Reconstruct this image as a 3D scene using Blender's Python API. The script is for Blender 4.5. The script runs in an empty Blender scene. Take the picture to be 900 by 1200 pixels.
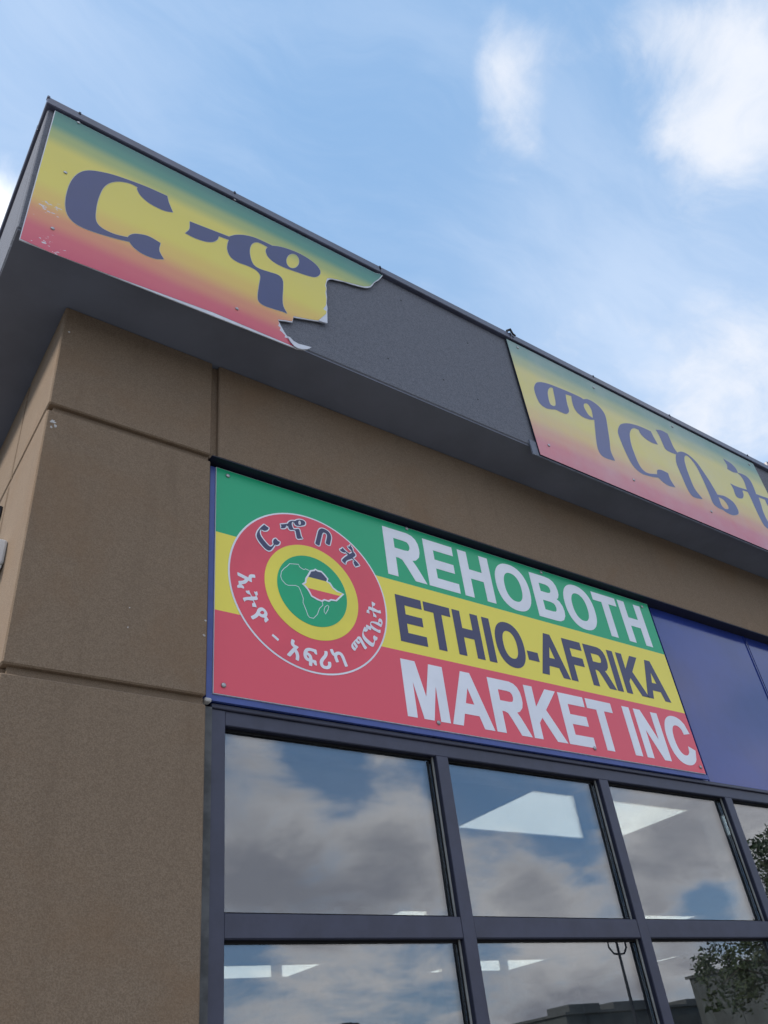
import bpy, bmesh, math, random
from mathutils import Vector, Matrix
random.seed(7)
R = math.radians
scn = bpy.context.scene
col = scn.collection

# ------------------------------------------------------------------ camera
EYE = 1.6                                   # height of the lens above the pavement
cam = bpy.data.objects.new('camera', bpy.data.cameras.new('camera'))
col.objects.link(cam); scn.camera = cam
RIGHT = Vector((0.8165886, -0.5664971, -0.1107435))
UP = Vector((-0.2657476, -0.5392810, 0.7990959))
FWD = Vector((0.5124074, 0.6231028, 0.5909159))
M3 = Matrix((RIGHT, UP, -FWD)).transposed()
cam.matrix_world = Matrix.Translation((0, 0, EYE)) @ M3.to_4x4()
cam.data.sensor_fit = 'VERTICAL'; cam.data.sensor_height = 24
cam.data.lens = 955.608 / 1200 * 24
cam.data.clip_start = 0.05; cam.data.clip_end = 3000
scn.render.resolution_x, scn.render.resolution_y = 768, 1024

def ray(u, v):
    """direction of the sight line through a point measured on the photograph"""
    return RIGHT * ((u - 450) / 955.608) - UP * ((v - 600) / 955.608) + FWD
def at(u, v, y):
    """where that line meets the facade plane at depth y (x, z)"""
    d = ray(u, v); k = y / d.y
    return (d.x * k, d.z * k + EYE)

# ------------------------------------------------------------------ sun, exposure
SUN_EL, SUN_AZ = 38, 282                    # azimuth clockwise from +Y: the sun stands off the left end of the shop
sun = bpy.data.objects.new('sun', bpy.data.lights.new('sun', 'SUN')); col.objects.link(sun)
sun.data.energy = 2.2; sun.data.angle = R(14); sun.data.color = (1.0, 0.93, 0.84)
sd = Vector((math.sin(R(SUN_AZ)) * math.cos(R(SUN_EL)), math.cos(R(SUN_AZ)) * math.cos(R(SUN_EL)), math.sin(R(SUN_EL))))
sun.rotation_euler = sd.to_track_quat('Z', 'Y').to_euler()
scn.view_settings.view_transform = 'Standard'
scn.view_settings.look = 'None'
scn.view_settings.exposure = 0.65
scn.view_settings.gamma = 1

# ------------------------------------------------------------------ node helper
class NT:
    def __init__(s, tree): s.t = tree; s.n = tree.nodes; s.l = tree.links
    def new(s, typ, **kw):
        n = s.n.new(typ)
        for k, v in kw.items(): setattr(n, k, v)
        return n
    def put(s, sock, v):
        if isinstance(v, bpy.types.NodeSocket): s.l.new(v, sock)
        elif v is not None: sock.default_value = v
    def m(s, op, a, b=None, c=None, clamp=False):
        n = s.new('ShaderNodeMath', operation=op, use_clamp=clamp)
        for i, v in enumerate((a, b, c)):
            if v is not None: s.put(n.inputs[i], v)
        return n.outputs[0]
    def v(s, op, a, b=None, out=0):
        n = s.new('ShaderNodeVectorMath', operation=op)
        s.put(n.inputs[0], a)
        if b is not None: s.put(n.inputs[3 if op == 'SCALE' else 1], b)
        return n.outputs[out]
    def mix(s, f, a, b):
        n = s.new('ShaderNodeMix', data_type='RGBA')
        s.put(n.inputs[0], f); s.put(n.inputs[6], a); s.put(n.inputs[7], b)
        return n.outputs[2]
    def noise(s, vec, scale, detail=4, rough=.5, out=0, dist=0):
        n = s.new('ShaderNodeTexNoise')
        s.put(n.inputs['Vector'], vec); n.inputs['Scale'].default_value = scale
        n.inputs['Detail'].default_value = detail; n.inputs['Roughness'].default_value = rough
        n.inputs['Distortion'].default_value = dist
        return n.outputs[out]
    def step(s, x, a, b):
        n = s.new('ShaderNodeMapRange', interpolation_type='SMOOTHSTEP')
        s.put(n.inputs[0], x); n.inputs[1].default_value = a; n.inputs[2].default_value = b
        return n.outputs[0]
    def ramp(s, x, stops, mode='LINEAR'):
        n = s.new('ShaderNodeValToRGB'); cr = n.color_ramp; cr.interpolation = mode
        while len(cr.elements) < len(stops): cr.elements.new(0.5)
        for e, (p, c) in zip(cr.elements, stops): e.position = p; e.color = (*c, 1)
        s.put(n.inputs[0], x)
        return n.outputs[0]

# ------------------------------------------------------------------ sky
world = bpy.data.worlds.new('World'); scn.world = world; world.use_nodes = True
w = NT(world.node_tree); w.n.clear()
SKY = 0.095
tc = w.new('ShaderNodeTexCoord'); D = w.v('NORMALIZE', tc.outputs['Generated'])
sky = w.new('ShaderNodeTexSky', sky_type='NISHITA', sun_disc=False)
sky.sun_elevation = R(SUN_EL); sky.sun_rotation = R(SUN_AZ)
sky.air_density = 1.0; sky.dust_density = 1.2; sky.ozone_density = 1.6
sep = w.new('ShaderNodeSeparateXYZ'); w.l.new(D, sep.inputs[0])
den = w.m('ADD', w.m('MAXIMUM', sep.outputs[2], 0.0), 0.32)
flat = w.v('DIVIDE', D, None); w.l.new(w.new('ShaderNodeCombineXYZ').outputs[0], flat.node.inputs[1])
cmb = flat.node.inputs[1].links[0].from_node
for i in range(3): w.l.new(den, cmb.inputs[i])
def blob(d, deg, amp):
    d = Vector(d).normalized(); k = 1.0 / (1 - math.cos(R(deg)))
    dt = w.v('DOT_PRODUCT', D, tuple(d), out=1)
    return w.m('MULTIPLY', w.m('EXPONENT', w.m('MULTIPLY', w.m('SUBTRACT', dt, 1.0), k)), amp)
def refl(u, v):
    d = ray(u, v); return (d.x, -d.y, d.z)
blobs = []
# clouds over the roof
for u, v, s, a in [(585, 60, 3.0, .22), (590, 110, 3.0, .20), (615, 170, 2.6, .14), (870, 50, 5, .26), (800, 175, 3.4, .26), (790, 100, 2.0, -.10), (905, 170, 4, .18), (705, 130, 2.4, -.12), (740, 60, 3.0, .12),
                   (910, 300, 3.5, -.15), (900, 460, 8, .26), (-25, 285, 3.6, .5), (-60, 350, 7, .5), (20, 20, 9, .08), (620, 330, 6, .07),
                   (300, 150, 12, -.35), (700, 270, 6, -.15), (450, 60, 6, -.2), (190, 20, 8, -.12)]:
    blobs.append(blob(ray(u, v), s, a))
# clouds behind the photographer, seen in the window glass
for u, v, s, a in [(300, 1010, 4.5, .30), (355, 945, 2.2, .22), (470, 1000, 4.0, .24), (381, 893, 2.6, -.45), (520, 880, 2.8, -.30), (560, 925, 2.2, -.4),
                   (650, 985, 2.4, -.22), (300, 875, 2.5, .2), (620, 1035, 2.5, .35), (780, 970, 3.5, .35), (830, 1060, 1.8, -.4), (590, 1010, 1.5, -.1),
                   (400, 1110, 5, .2), (640, 1150, 4, .25), (800, 1120, 3, .2), (290, 1110, 1.8, -.3), (880, 1000, 4, .3), (700, 925, 1.6, .1)]:
    blobs.append(blob(refl(u, v), s, a))
bias = blobs[0]
for b in blobs[1:]: bias = w.m('ADD', bias, b)
# broken cloud cover is thicker on the side away from the sun
side = w.m('MULTIPLY', w.step(sep.outputs[1], 0.3, -0.5), 0.13)
bias = w.m('ADD', bias, side)
warp = w.v('ADD', flat, w.v('SCALE', w.v('SUBTRACT', w.noise(flat, 3.0, 3, .5, out=1), (.5, .5, .5)), 0.25))
n1 = w.m('ADD', w.noise(warp, 2.4, 9, .60), w.m('MULTIPLY', w.m('SUBTRACT', w.noise(warp, 7.0, 8, .62), .5), .56))
dens = w.m('ADD', n1, bias)
mask = w.step(dens, .50, .86)
n2 = w.noise(w.v('ADD', warp, (3.1, 1.7, .2)), 1.9, 6, .5)
thick = w.step(dens, .60, 1.05)
front = w.step(sep.outputs[1], -0.45, -0.15)           # clouds lit through from the sun's side are white
lum = w.m('SUBTRACT', w.m('ADD', w.m('MULTIPLY', n2, 1.5), 0.12), w.m('MULTIPLY', thick, .35))
cgrey = w.mix(w.step(lum, .35, 1.0), (4.6, 4.5, 4.9, 1), (10.6, 9.9, 9.4, 1))
cgrey = w.v('SCALE', cgrey, w.m('ADD', 1.0, w.m('MULTIPLY', w.step(sep.outputs[2], .42, .8), .9)))   # overhead they are lit through
cfront = w.mix(w.m('MINIMUM', blob(ray(-60, 300), 7, 1.0), 1.0), (5.9, 6.2, 6.8, 1), (9.5, 9.6, 9.8, 1))
cloudc = w.mix(front, cgrey, cfront)
skyc = w.mix(0.60, sky.outputs[0], (2.7, 4.7, 7.6, 1))
stv = w.new('ShaderNodeMapping'); w.l.new(warp, stv.inputs[0]); stv.inputs['Rotation'].default_value = (0, 0, .7); stv.inputs['Scale'].default_value = (1.0, 3.2, 1)
hz = w.m('ADD', w.m('MULTIPLY', w.step(w.noise(stv.outputs[0], 2.2, 7, .62), .36, .68), .17), w.m('ADD', blob(ray(760, 420), 12, .34), blob(ray(-40, 60), 10, .22)), clamp=True)  # thin high veil
skyc = w.mix(hz, skyc, (6.0, 6.6, 7.6, 1))
fin = w.mix(mask, skyc, cloudc)
bg = w.new('ShaderNodeBackground'); w.l.new(fin, bg.inputs[0]); bg.inputs[1].default_value = SKY
wo = w.new('ShaderNodeOutputWorld'); w.l.new(bg.outputs[0], wo.inputs[0])

# ------------------------------------------------------------------ materials
def mat(name):
    m = bpy.data.materials.new(name); m.use_nodes = True
    t = NT(m.node_tree); t.n.clear()
    o = t.new('ShaderNodeOutputMaterial'); b = t.new('ShaderNodeBsdfPrincipled')
    t.l.new(b.outputs[0], o.inputs[0])
    return m, t, b
def P(t): return t.new('ShaderNodeTexCoord').outputs['Object']
def bump(t, b, h, strength, dist):
    n = t.new('ShaderNodeBump'); n.inputs['Strength'].default_value = strength; n.inputs['Distance'].default_value = dist
    t.put(n.inputs['Height'], h); t.l.new(n.outputs[0], b.inputs['Normal'])
def stucco(name, c1, c2, grain=215, bs=.6, stain=None):
    m, t, b = mat(name); g = t.new('ShaderNodeNewGeometry').outputs['Position']
    fine = t.noise(g, grain, 3, .65); mid = t.noise(g, 38, 4, .6); big = t.noise(g, 1.6, 5, .6, dist=.6)
    k = t.m('ADD', t.m('MULTIPLY', t.step(fine, .36, .64), .62), t.m('MULTIPLY', mid, .38))
    c = t.mix(k, (*c1, 1), (*c2, 1))
    mp = t.new('ShaderNodeMapping'); t.l.new(g, mp.inputs[0]); mp.inputs['Scale'].default_value = (5.5, 5.5, .55)
    run = t.step(t.noise(mp.outputs[0], 1.6, 6, .6), .50, .78)
    c = t.mix(t.m('MULTIPLY', run, .36), c, (*[x * .9 for x in c1], 1)) if stain else c
    pale = t.step(t.noise(g, 3.4, 7, .68, dist=.8), .60, .80)
    c = t.mix(t.m('MULTIPLY', pale, .24), c, (*[min(1, x * 1.45) for x in c2], 1))
    if stain: c = t.mix(t.m('MULTIPLY', t.step(big, .46, .70), .45), c, (*stain, 1))
    t.put(b.inputs['Base Color'], c); b.inputs['Roughness'].default_value = .93
    b.inputs['Specular IOR Level'].default_value = .25
    bump(t, b, t.m('ADD', fine, t.m('MULTIPLY', mid, 1.2)), bs, .004)
    return m
def paint(name, c, rough=.4, spec=.5, dirt=.12, bs=0.0, metal=0, scale=9):
    m, t, b = mat(name); g = P(t)
    n = t.noise(g, scale, 5, .6)
    dk = tuple(x * (1 - 2.2 * dirt) for x in c); lt = tuple(min(1, x * (1 + dirt)) for x in c)
    t.put(b.inputs['Base Color'], t.mix(t.step(n, .3, .7), (*dk, 1), (*lt, 1)))
    t.put(b.inputs['Roughness'], t.m('ADD', t.m('MULTIPLY', n, .16), rough - .08))
    b.inputs['Specular IOR Level'].default_value = spec; b.inputs['Metallic'].default_value = metal
    if bs: bump(t, b, t.noise(g, 300, 2), bs, .001)
    return m
TAN = stucco('tan_stucco', (.165, .118, .080), (.275, .207, .146), stain=(.215, .135, .078))
GREY = stucco('grey_stucco', (.098, .105, .125), (.215, .226, .262), grain=205, bs=.5)
SOFF = paint('soffit_paint', (.155, .17, .215), .75, .3, .06, bs=.15, scale=2.5)
COPE = paint('coping_metal', (.062, .068, .112), .32, .8, .14, scale=5)
FRAME = paint('window_frame_metal', (.050, .054, .088), .42, .45, .08, bs=.05)
FLASH = paint('dark_flashing', (.014, .016, .034), .5, .3, .1)
GASKET = paint('black_gasket', (.006, .006, .008), .6, .3, .1)
BEAD = paint('grey_spacer', (.30, .31, .30), .45, .4, .1)
SPAND = paint('blue_spandrel_glass', (.024, .048, .25), .13, .6, .10, scale=1.2)
WHITE = paint('white_board_edge', (.66, .69, .76), .5, .4, .05)
CHIP = paint('exposed_plaster', (.55, .54, .53), .8, .2, .1, scale=60)
SCREW = paint('screw_metal', (.42, .43, .44), .35, .5, .1, metal=.7)
NAVY = paint('navy_vinyl', (.050, .062, .175), .38, .5, .04, scale=3)
NAVY2 = paint('dark_navy_print', (.050, .050, .125), .33, .5, .04, scale=3)
WHITEV = paint('white_vinyl', (.80, .83, .90), .33, .5, .03, scale=3)
REDV = paint('red_vinyl', (.78, .082, .125), .33, .5, .04, scale=2)
YELV = paint('yellow_vinyl', (.88, .76, .085), .33, .5, .04, scale=2)
GRNV = paint('green_vinyl', (.0, .40, .175), .33, .5, .04, scale=2)
LETW = paint('letter_outline', (.50, .50, .42), .4, .5, .03)
NAVYF = paint('pale_navy_vinyl', (.115, .135, .29), .4, .5, .05, scale=3)  # paler ink for the letters of the right-hand roof sign
LETWF = paint('pale_letter_outline', (.44, .44, .40), .4, .5, .03)  # paler outline round those same letters
LIGHTM = paint('white_plastic', (.72, .73, .74), .4, .5, .05)
DARKM = paint('dark_painted_steel', (.03, .032, .04), .5, .4, .1)
ROOMW = paint('interior_wall_paint', (.50, .52, .50), .8, .2, .05)
ROOMC = paint('interior_ceiling_tile', (.42, .43, .42), .9, .2, .05)
ROOMF = paint('interior_floor', (.22, .21, .20), .4, .4, .1)
POST = paint('interior_post', (.52, .55, .56), .5, .4, .05)
ROOFU = paint('rooftop_unit_metal', (.16, .16, .15), .6, .3, .15)
WARE = paint('warehouse_siding', (.15, .155, .14), .7, .3, .12, scale=.6)

def stripe_mat(name, stops, rough=.33):
    """flat print: bands of ink by height on the board (object space)"""
    m, t, b = mat(name)
    s = t.new('ShaderNodeSeparateXYZ'); t.l.new(P(t), s.inputs[0])
    lo, hi = stops[0][0] - .5, stops[-1][0] + .5
    f = t.m('DIVIDE', t.m('SUBTRACT', s.outputs[2], lo), hi - lo)
    c = t.ramp(f, [(max(0, (z - lo) / (hi - lo)), cc) for z, cc in stops], 'CONSTANT')
    n = t.noise(P(t), 2.5, 5, .6)
    t.put(b.inputs['Base Color'], t.mix(t.m('MULTIPLY', n, .05), c, (.3, .3, .34, 1)))
    t.put(b.inputs['Roughness'], t.m('ADD', t.m('MULTIPLY', n, .15), rough - .07))
    return m

def fade_sheen_mat(name, wear_at, sky_sheen):
    """sun-faded print that runs from green through yellow to red, with scuffed places and a painted sky sheen"""
    m, t, b = mat(name); p = P(t)
    s = t.new('ShaderNodeSeparateXYZ'); t.l.new(p, s.inputs[0])
    f = t.m('DIVIDE', s.outputs[2], 1.13)
    wob = t.m('MULTIPLY', t.m('SUBTRACT', t.noise(p, 1.1, 2), .5), .05)
    c = t.ramp(t.m('ADD', f, wob), [(0.0, (.60, .055, .115)), (.10, (.64, .085, .125)), (.20, (.70, .25, .12)), (.33, (.76, .52, .09)),
                      (.45, (.76, .64, .085)), (.70, (.72, .62, .09)), (.81, (.36, .44, .13)), (.90, (.05, .25, .17)), (1.0, (.018, .17, .145))], 'EASE')
    c = t.mix(t.m('MULTIPLY', t.noise(p, 2.2, 6, .65), sky_sheen), c, (.58, .57, .58, 1))  # pale grey mixed into the ink paints the sky's grazing reflection
    # scuffs
    tot = None
    for (x, z, r, a) in wear_at:
        d = t.v('LENGTH', t.v('MULTIPLY', t.v('SUBTRACT', p, (x, 0, z)), (1, 0, .8)), None, out=1)
        q = t.m('MULTIPLY', t.m('SUBTRACT', 1.0, t.m('DIVIDE', d, r), clamp=True), a)
        tot = q if tot is None else t.m('MAXIMUM', tot, q)
    if tot is not None:
        st = t.new('ShaderNodeMapping'); t.l.new(p, st.inputs[0]); st.inputs['Scale'].default_value = (1, 1, 1.9); st.inputs['Rotation'].default_value = (0, .5, 0)
        sc = t.m('ADD', t.noise(st.outputs[0], 26, 5, .6), tot)
        c = t.mix(t.step(sc, .86, .90), c, (.62, .62, .66, 1))
    t.put(b.inputs['Base Color'], c)
    t.put(b.inputs['Roughness'], t.m('ADD', t.m('MULTIPLY', t.noise(p, 4, 4), .2), .28))
    return m

def glass_mat():
    m = bpy.data.materials.new('window_glass'); m.use_nodes = True
    t = NT(m.node_tree); t.n.clear()
    o = t.new('ShaderNodeOutputMaterial')
    tr = t.new('ShaderNodeBsdfTransparent'); tr.inputs[0].default_value = (.88, .90, .88, 1)
    gl = t.new('ShaderNodeBsdfGlossy'); gl.inputs['Roughness'].default_value = .0; gl.inputs[0].default_value = (.88, .93, 1, 1)
    df = t.new('ShaderNodeBsdfDiffuse'); df.inputs[0].default_value = (.5, .52, .5, 1)
    fr = t.new('ShaderNodeFresnel'); fr.inputs[0].default_value = 2.3
    g = t.new('ShaderNodeNewGeometry').outputs['Position']
    dirt = t.m('MULTIPLY', t.step(t.noise(g, 2.5, 7, .65), .35, .85), .07)
    mx = t.new('ShaderNodeMixShader'); t.l.new(dirt, mx.inputs[0]); t.l.new(tr.outputs[0], mx.inputs[1]); t.l.new(df.outputs[0], mx.inputs[2])
    m2 = t.new('ShaderNodeMixShader'); t.put(m2.inputs[0], t.m('MINIMUM', t.m('MULTIPLY', fr.outputs[0], 1.0), .95))
    t.l.new(mx.outputs[0], m2.inputs[1]); t.l.new(gl.outputs[0], m2.inputs[2])
    t.l.new(m2.outputs[0], o.inputs[0])
    return m
GLASS = glass_mat()
def emit_mat(name, c, e):
    m, t, b = mat(name); b.inputs['Base Color'].default_value = (.8, .8, .8, 1)
    n = t.noise(P(t), 2.0, 2)
    t.put(b.inputs['Emission Color'], t.mix(n, (*c, 1), (*[x * .93 for x in c], 1))); b.inputs['Emission Strength'].default_value = e
    return m
LAMPE = emit_mat('light_diffuser', (1.0, .99, .86), 3.3)

# ------------------------------------------------------------------ building blocks
def tag(o, label=None, cat=None, group=None, kind=None):
    if label: o['label'] = label
    if cat: o['category'] = cat
    if group: o['group'] = group
    if kind: o['kind'] = kind
    return o
def empty(name, loc, label, cat, group=None):
    o = bpy.data.objects.new(name, None); col.objects.link(o); o.location = loc; o.empty_display_size = .1
    return tag(o, label, cat, group)
def wloc(o):
    v = Vector((0, 0, 0))
    while o: v += o.location; o = o.parent
    return v
def link(name, me, m, parent=None, kind=None, origin=None):
    """mesh built in world coordinates -> one object whose origin sits at its parent's place (or at origin)"""
    o = bpy.data.objects.new(name, me); col.objects.link(o)
    if m and not me.materials: me.materials.append(m)
    if parent: o.parent = parent; me.transform(Matrix.Translation(-wloc(parent)))
    elif origin: me.transform(Matrix.Translation(-Vector(origin))); o.location = origin
    if kind: o['kind'] = kind
    return o
def bm_box(bm, x0, x1, y0, y1, z0, z1, bev=0, seg=1):
    r = bmesh.ops.create_cube(bm, size=1)
    for v in r['verts']:
        v.co = Vector((x0 + (v.co.x + .5) * (x1 - x0), y0 + (v.co.y + .5) * (y1 - y0), z0 + (v.co.z + .5) * (z1 - z0)))
    if bev:
        es = {e for v in r['verts'] for e in v.link_edges}
        bmesh.ops.bevel(bm, geom=list(es), offset=bev, segments=seg, affect='EDGES', profile=.5)
def to_mesh(bm, name, smooth=False):
    me = bpy.data.meshes.new(name); bmesh.ops.recalc_face_normals(bm, faces=bm.faces); bm.to_mesh(me); bm.free()
    if smooth:
        for p in me.polygons: p.use_smooth = True
    return me
def box(name, x0, x1, y0, y1, z0, z1, m, parent=None, bev=0, kind=None, seg=1):
    bm = bmesh.new(); bm_box(bm, x0, x1, y0, y1, z0, z1, bev, seg)
    return link(name, to_mesh(bm, name), m, parent, kind)
def tube(bm, pts, radii, n=8):
    rings = []
    for i, p in enumerate(pts):
        p = Vector(p); a = Vector(pts[max(0, i - 1)]); c = Vector(pts[min(len(pts) - 1, i + 1)])
        q = (c - a).to_track_quat('Z', 'Y')
        r = radii[i] if isinstance(radii, (list, tuple)) else radii
        rings.append([bm.verts.new(p + q @ Vector((r * math.cos(2 * math.pi * k / n), r * math.sin(2 * math.pi * k / n), 0))) for k in range(n)])
    for a, b in zip(rings, rings[1:]):
        for k in range(n): bm.faces.new((a[k], a[(k + 1) % n], b[(k + 1) % n], b[k]))
    bm.faces.new(rings[0][::-1]); bm.faces.new(rings[-1])
def smooth_loop(pts, n=5):
    """closed Catmull-Rom through pts; a point with a third member is a sharp corner"""
    N = len(pts); P2 = [Vector(p[:2]) for p in pts]; cor = [len(p) > 2 for p in pts]; out = []
    for i in range(N):
        p1, p2 = P2[i], P2[(i + 1) % N]
        p0 = P2[i - 1] if not cor[i] else p1 - (p2 - p1) * .6
        p3 = P2[(i + 2) % N] if not cor[(i + 1) % N] else p2 + (p2 - p1) * .6
        for k in range(n):
            t = k / n
            out.append(.5 * ((2 * p1) + (p2 - p0) * t + (2 * p0 - 5 * p1 + 4 * p2 - p3) * t * t + (3 * p1 - p0 - 3 * p2 + p3) * t ** 3))
    return out
def plate(name, loops, y, th, m, parent, fat=0.0):
    """flat shape in the facade plane: front face at depth y, th thick; loops of (x, z), inner loops are holes"""
    cu = bpy.data.curves.new('tmp', 'CURVE'); cu.dimensions = '2D'; cu.fill_mode = 'BOTH'; cu.extrude = th / 2; cu.offset = fat
    for lp in loops:
        s = cu.splines.new('POLY'); s.points.add(len(lp) - 1); s.use_cyclic_u = True
        for q, p in zip(s.points, lp): q.co = (p[0], p[1], 0, 1)
    o = bpy.data.objects.new('tmp', cu); col.objects.link(o)
    dg = bpy.context.evaluated_depsgraph_get(); me = bpy.data.meshes.new_from_object(o.evaluated_get(dg))
    bpy.data.objects.remove(o); bpy.data.curves.remove(cu)
    me.transform(Matrix(((1, 0, 0, 0), (0, 0, 1, y + th / 2), (0, 1, 0, 0), (0, 0, 0, 1))))
    bm = bmesh.new(); bm.from_mesh(me); bmesh.ops.remove_doubles(bm, verts=bm.verts, dist=1e-5); bmesh.ops.recalc_face_normals(bm, faces=bm.faces); bm.to_mesh(me); bm.free()
    me.name = name; me.materials.clear()
    return link(name, me, m, parent)
def disc(name, cx, cz, r, y, th, m, parent, r_in=None, n=96):
    L = [[(cx + r * math.cos(2 * math.pi * k / n), cz + r * math.sin(2 * math.pi * k / n)) for k in range(n)]]
    if r_in: L.append([(cx + r_in * math.cos(2 * math.pi * k / n), cz + r_in * math.sin(2 * math.pi * k / n)) for k in range(n)])
    return plate(name, L, y, th, m, parent)
def ribbon_mesh(name, pts, wd, y, m, parent, closed=False):
    bm = bmesh.new(); P2 = [Vector(p) for p in pts]; N = len(P2); prev = None; first = None
    for i in range(N):
        a = P2[i - 1] if (i or closed) else P2[i]; c = P2[(i + 1) % N] if (i < N - 1 or closed) else P2[i]
        t = (c - a).normalized(); nn = Vector((-t.y, t.x)) * wd / 2
        pr = [bm.verts.new((q.x, yy, q.y)) for q, yy in ((P2[i] + nn, y), (P2[i] - nn, y), (P2[i] - nn, y + .0006), (P2[i] + nn, y + .0006))]
        if prev:
            for k in range(4): bm.faces.new((prev[k], prev[(k + 1) % 4], pr[(k + 1) % 4], pr[k]))
        else: first = pr
        prev = pr
    if closed:
        for k in range(4): bm.faces.new((prev[k], prev[(k + 1) % 4], first[(k + 1) % 4], first[k]))
    return link(name, to_mesh(bm, name), m, parent)
def screw(x, y, z, parent, r=.011):
    bm = bmesh.new(); bmesh.ops.create_icosphere(bm, subdivisions=2, radius=r)
    for v in bm.verts: v.co = Vector((x + v.co.x, y + v.co.y * .45, z + v.co.z))
    return link('screw', to_mesh(bm, 'screw', True), SCREW, parent)

Z = lambda z: z + EYE
# ================================================================== GROUND
g = box('ground', -400, 900, -900, 400, -.30, -.02, paint('asphalt', (.13, .125, .12), .85, .3, .15, bs=.3, scale=1.5), kind='structure')
box('pavement', -5, 14, -3.2, 2.84, -.02, .12 - .12 + .10, paint('pavement_concrete', (.30, .285, .26), .85, .3, .1, scale=3), kind='structure')
box('kerb', -5, 14, -3.38, -3.203, -.02, .10, paint('kerb_concrete', (.38, .37, .35), .85, .3, .1, scale=3), kind='structure', bev=.015)
cam_floor = 0

# ================================================================== BUILDING
XR = 12.0                                                  # right end of the shop
B = empty('market_building', (.512, 2.84, 0), 'tan stucco shop building with dark framed windows and overhanging grey roof edge', 'building')
YF, YB = 2.84, 2.865
def st(name, *a, **k): return box(name, *a, TAN, B, bev=.006, **k)
st('stucco_panel', .512, 1.29, YF, 3.43, Z(2.70), Z(3.352))
st('stucco_panel', .512, 1.29, YF, 3.43, Z(1.425), Z(2.66))
st('stucco_panel', .512, 1.29, YF, 3.43, .02, Z(1.388))
st('stucco_panel', 1.33, 7.05, YF, 3.10, Z(2.70), Z(3.352))
st('stucco_panel', 7.09, XR, YF, 3.10, Z(2.70), Z(3.352))
for z0, z1 in ((Z(2.70), Z(3.352)), (Z(1.425), Z(2.66)), (.02, Z(1.388))):
    for y0, y1 in ((3.455, 5.6), (5.625, 8.4), (8.425, 11.2)):
        st('stucco_panel', .512, .78, y0, y1, z0, z1)
box('joint_backing', .538, 1.286, YB, 11.0, .03, Z(3.348), TAN, B)
box('joint_backing', 1.2862, 1.339, YB + .002, 3.06, Z(2.702), Z(3.346), TAN, B)
box('joint_backing', 1.34, XR - .02, YB + .004, 3.06, Z(2.72), Z(3.344), TAN, B)
box('end_wall', XR - .25, XR - .02, 3.1, 11.2, .03, Z(3.35), TAN, B)
box('end_wall', XR - .45, XR - .03, 2.88, 3.098, .03, Z(2.69), TAN, B)
box('rear_wall', .80, XR - .26, 11.0, 11.2, .03, Z(3.35), TAN, B)
box('head_flashing', 1.296, XR - .02, YF - .004, 2.93, Z(2.692), Z(2.6985), FLASH, B)
for zz in (1.3885, 2.6605):
    box('joint_fill', .5165, .56, 2.882, 11.15, Z(zz), Z(zz + .031), TAN, B)
# chips knocked out of the render
def chip(u, v, r, seed, y=YF - .0015):
    rnd = random.Random(seed); cx, cz = at(u, v, y)
    lp = [(cx + math.cos(a) * r * rnd.uniform(.35, 1.1), cz + math.sin(a) * r * rnd.uniform(.35, 1.1)) for a in [k * .48 for k in range(13)]]
    plate('chipped_spot', [lp], y, .004, CHIP, B)
for u, v, r, s in ((62, 494, .014, 2), (65, 499, .012, 8), (60, 500, .007, 4), (81, 389, .006, 5), (239, 744, .006, 9), (241, 727, .005, 10), (240, 745, .004, 12), (150, 735, .004, 14), (152, 712, .003, 15)): chip(u, v, r, s)
bm = bmesh.new(); bm_box(bm, 1.294, 1.326, 2.862, 2.90, Z(1.412), Z(1.430), .007, 2)
link('caulk', to_mesh(bm, 'caulk'), CHIP, B)

# roof edge
YS = 2.52
box('fascia', .190, XR + .3, YS, 2.64, Z(3.366), Z(4.42), GREY, B, bev=.006)
box('fascia', .190, .30, 2.642, 11.5, Z(3.366), Z(4.42), GREY, B, bev=.006)
box('soffit', .196, XR + .29, YS + .006, 11.49, Z(3.354), Z(3.364), SOFF, B)
box('roof_deck', .302, XR + .28, 2.643, 11.48, Z(4.30), Z(4.40), GREY, B)
box('fascia', XR + .18, XR + .3, 2.642, 11.5, Z(3.366), Z(4.42), GREY, B)
box('fascia_trim', 3.355, 12.2, YS - .012, YS - .002, Z(3.275), Z(3.40), paint('grey_trim', (.16, .18, .23), .6, .4, .1), B)
# coping in lengths, with a raised splice at each seam
seams = [.172] + [at(u, v, 2.49)[0] for u, v in ((94, 131), (275, 225), (445, 312), (597, 389), (695, 441), (784, 486), (876, 534))] + [XR + .33]
lens = [.172, seams[3], seams[4], seams[6], XR + .33]
for a, b2 in zip(lens, lens[1:]):
    bm = bmesh.new(); bm_box(bm, a + .0015, b2 - .0015, 2.488, 2.66, Z(4.405), Z(4.468), .005)
    link('coping', to_mesh(bm, 'coping'), COPE, B)
for a, b2 in ((2.662, 5.4), (5.403, 8.2), (8.203, 11.55)):
    box('coping', .172, .32, a, b2, Z(4.405), Z(4.466), COPE, B, bev=.005)
for i, s in enumerate(seams[1:-1]):
    box('coping_clip', s - .007, s + .007, 2.484, 2.50, Z(4.448), Z(4.4700), FLASH, B, bev=.003)
box('coping_clip', .170, .186, 2.484, 2.51, Z(4.452), Z(4.474), COPE, B, bev=.004)
bm = bmesh.new(); sx = seams[4]
tube(bm, [(sx - .03, 2.49, Z(4.475)), (sx - .005, 2.475, Z(4.49)), (sx + .012, 2.476, Z(4.455)), (sx + .04, 2.478, Z(4.45))], [.01, .012, .008, .006], 6)
link('bent_seam_end', to_mesh(bm, 'bent_seam_end'), DARKM, B)
box('raised_parapet', 7.55, 9.6, 2.80, 5.2, Z(4.402), Z(4.98), GREY, B, bev=.01)
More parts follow.
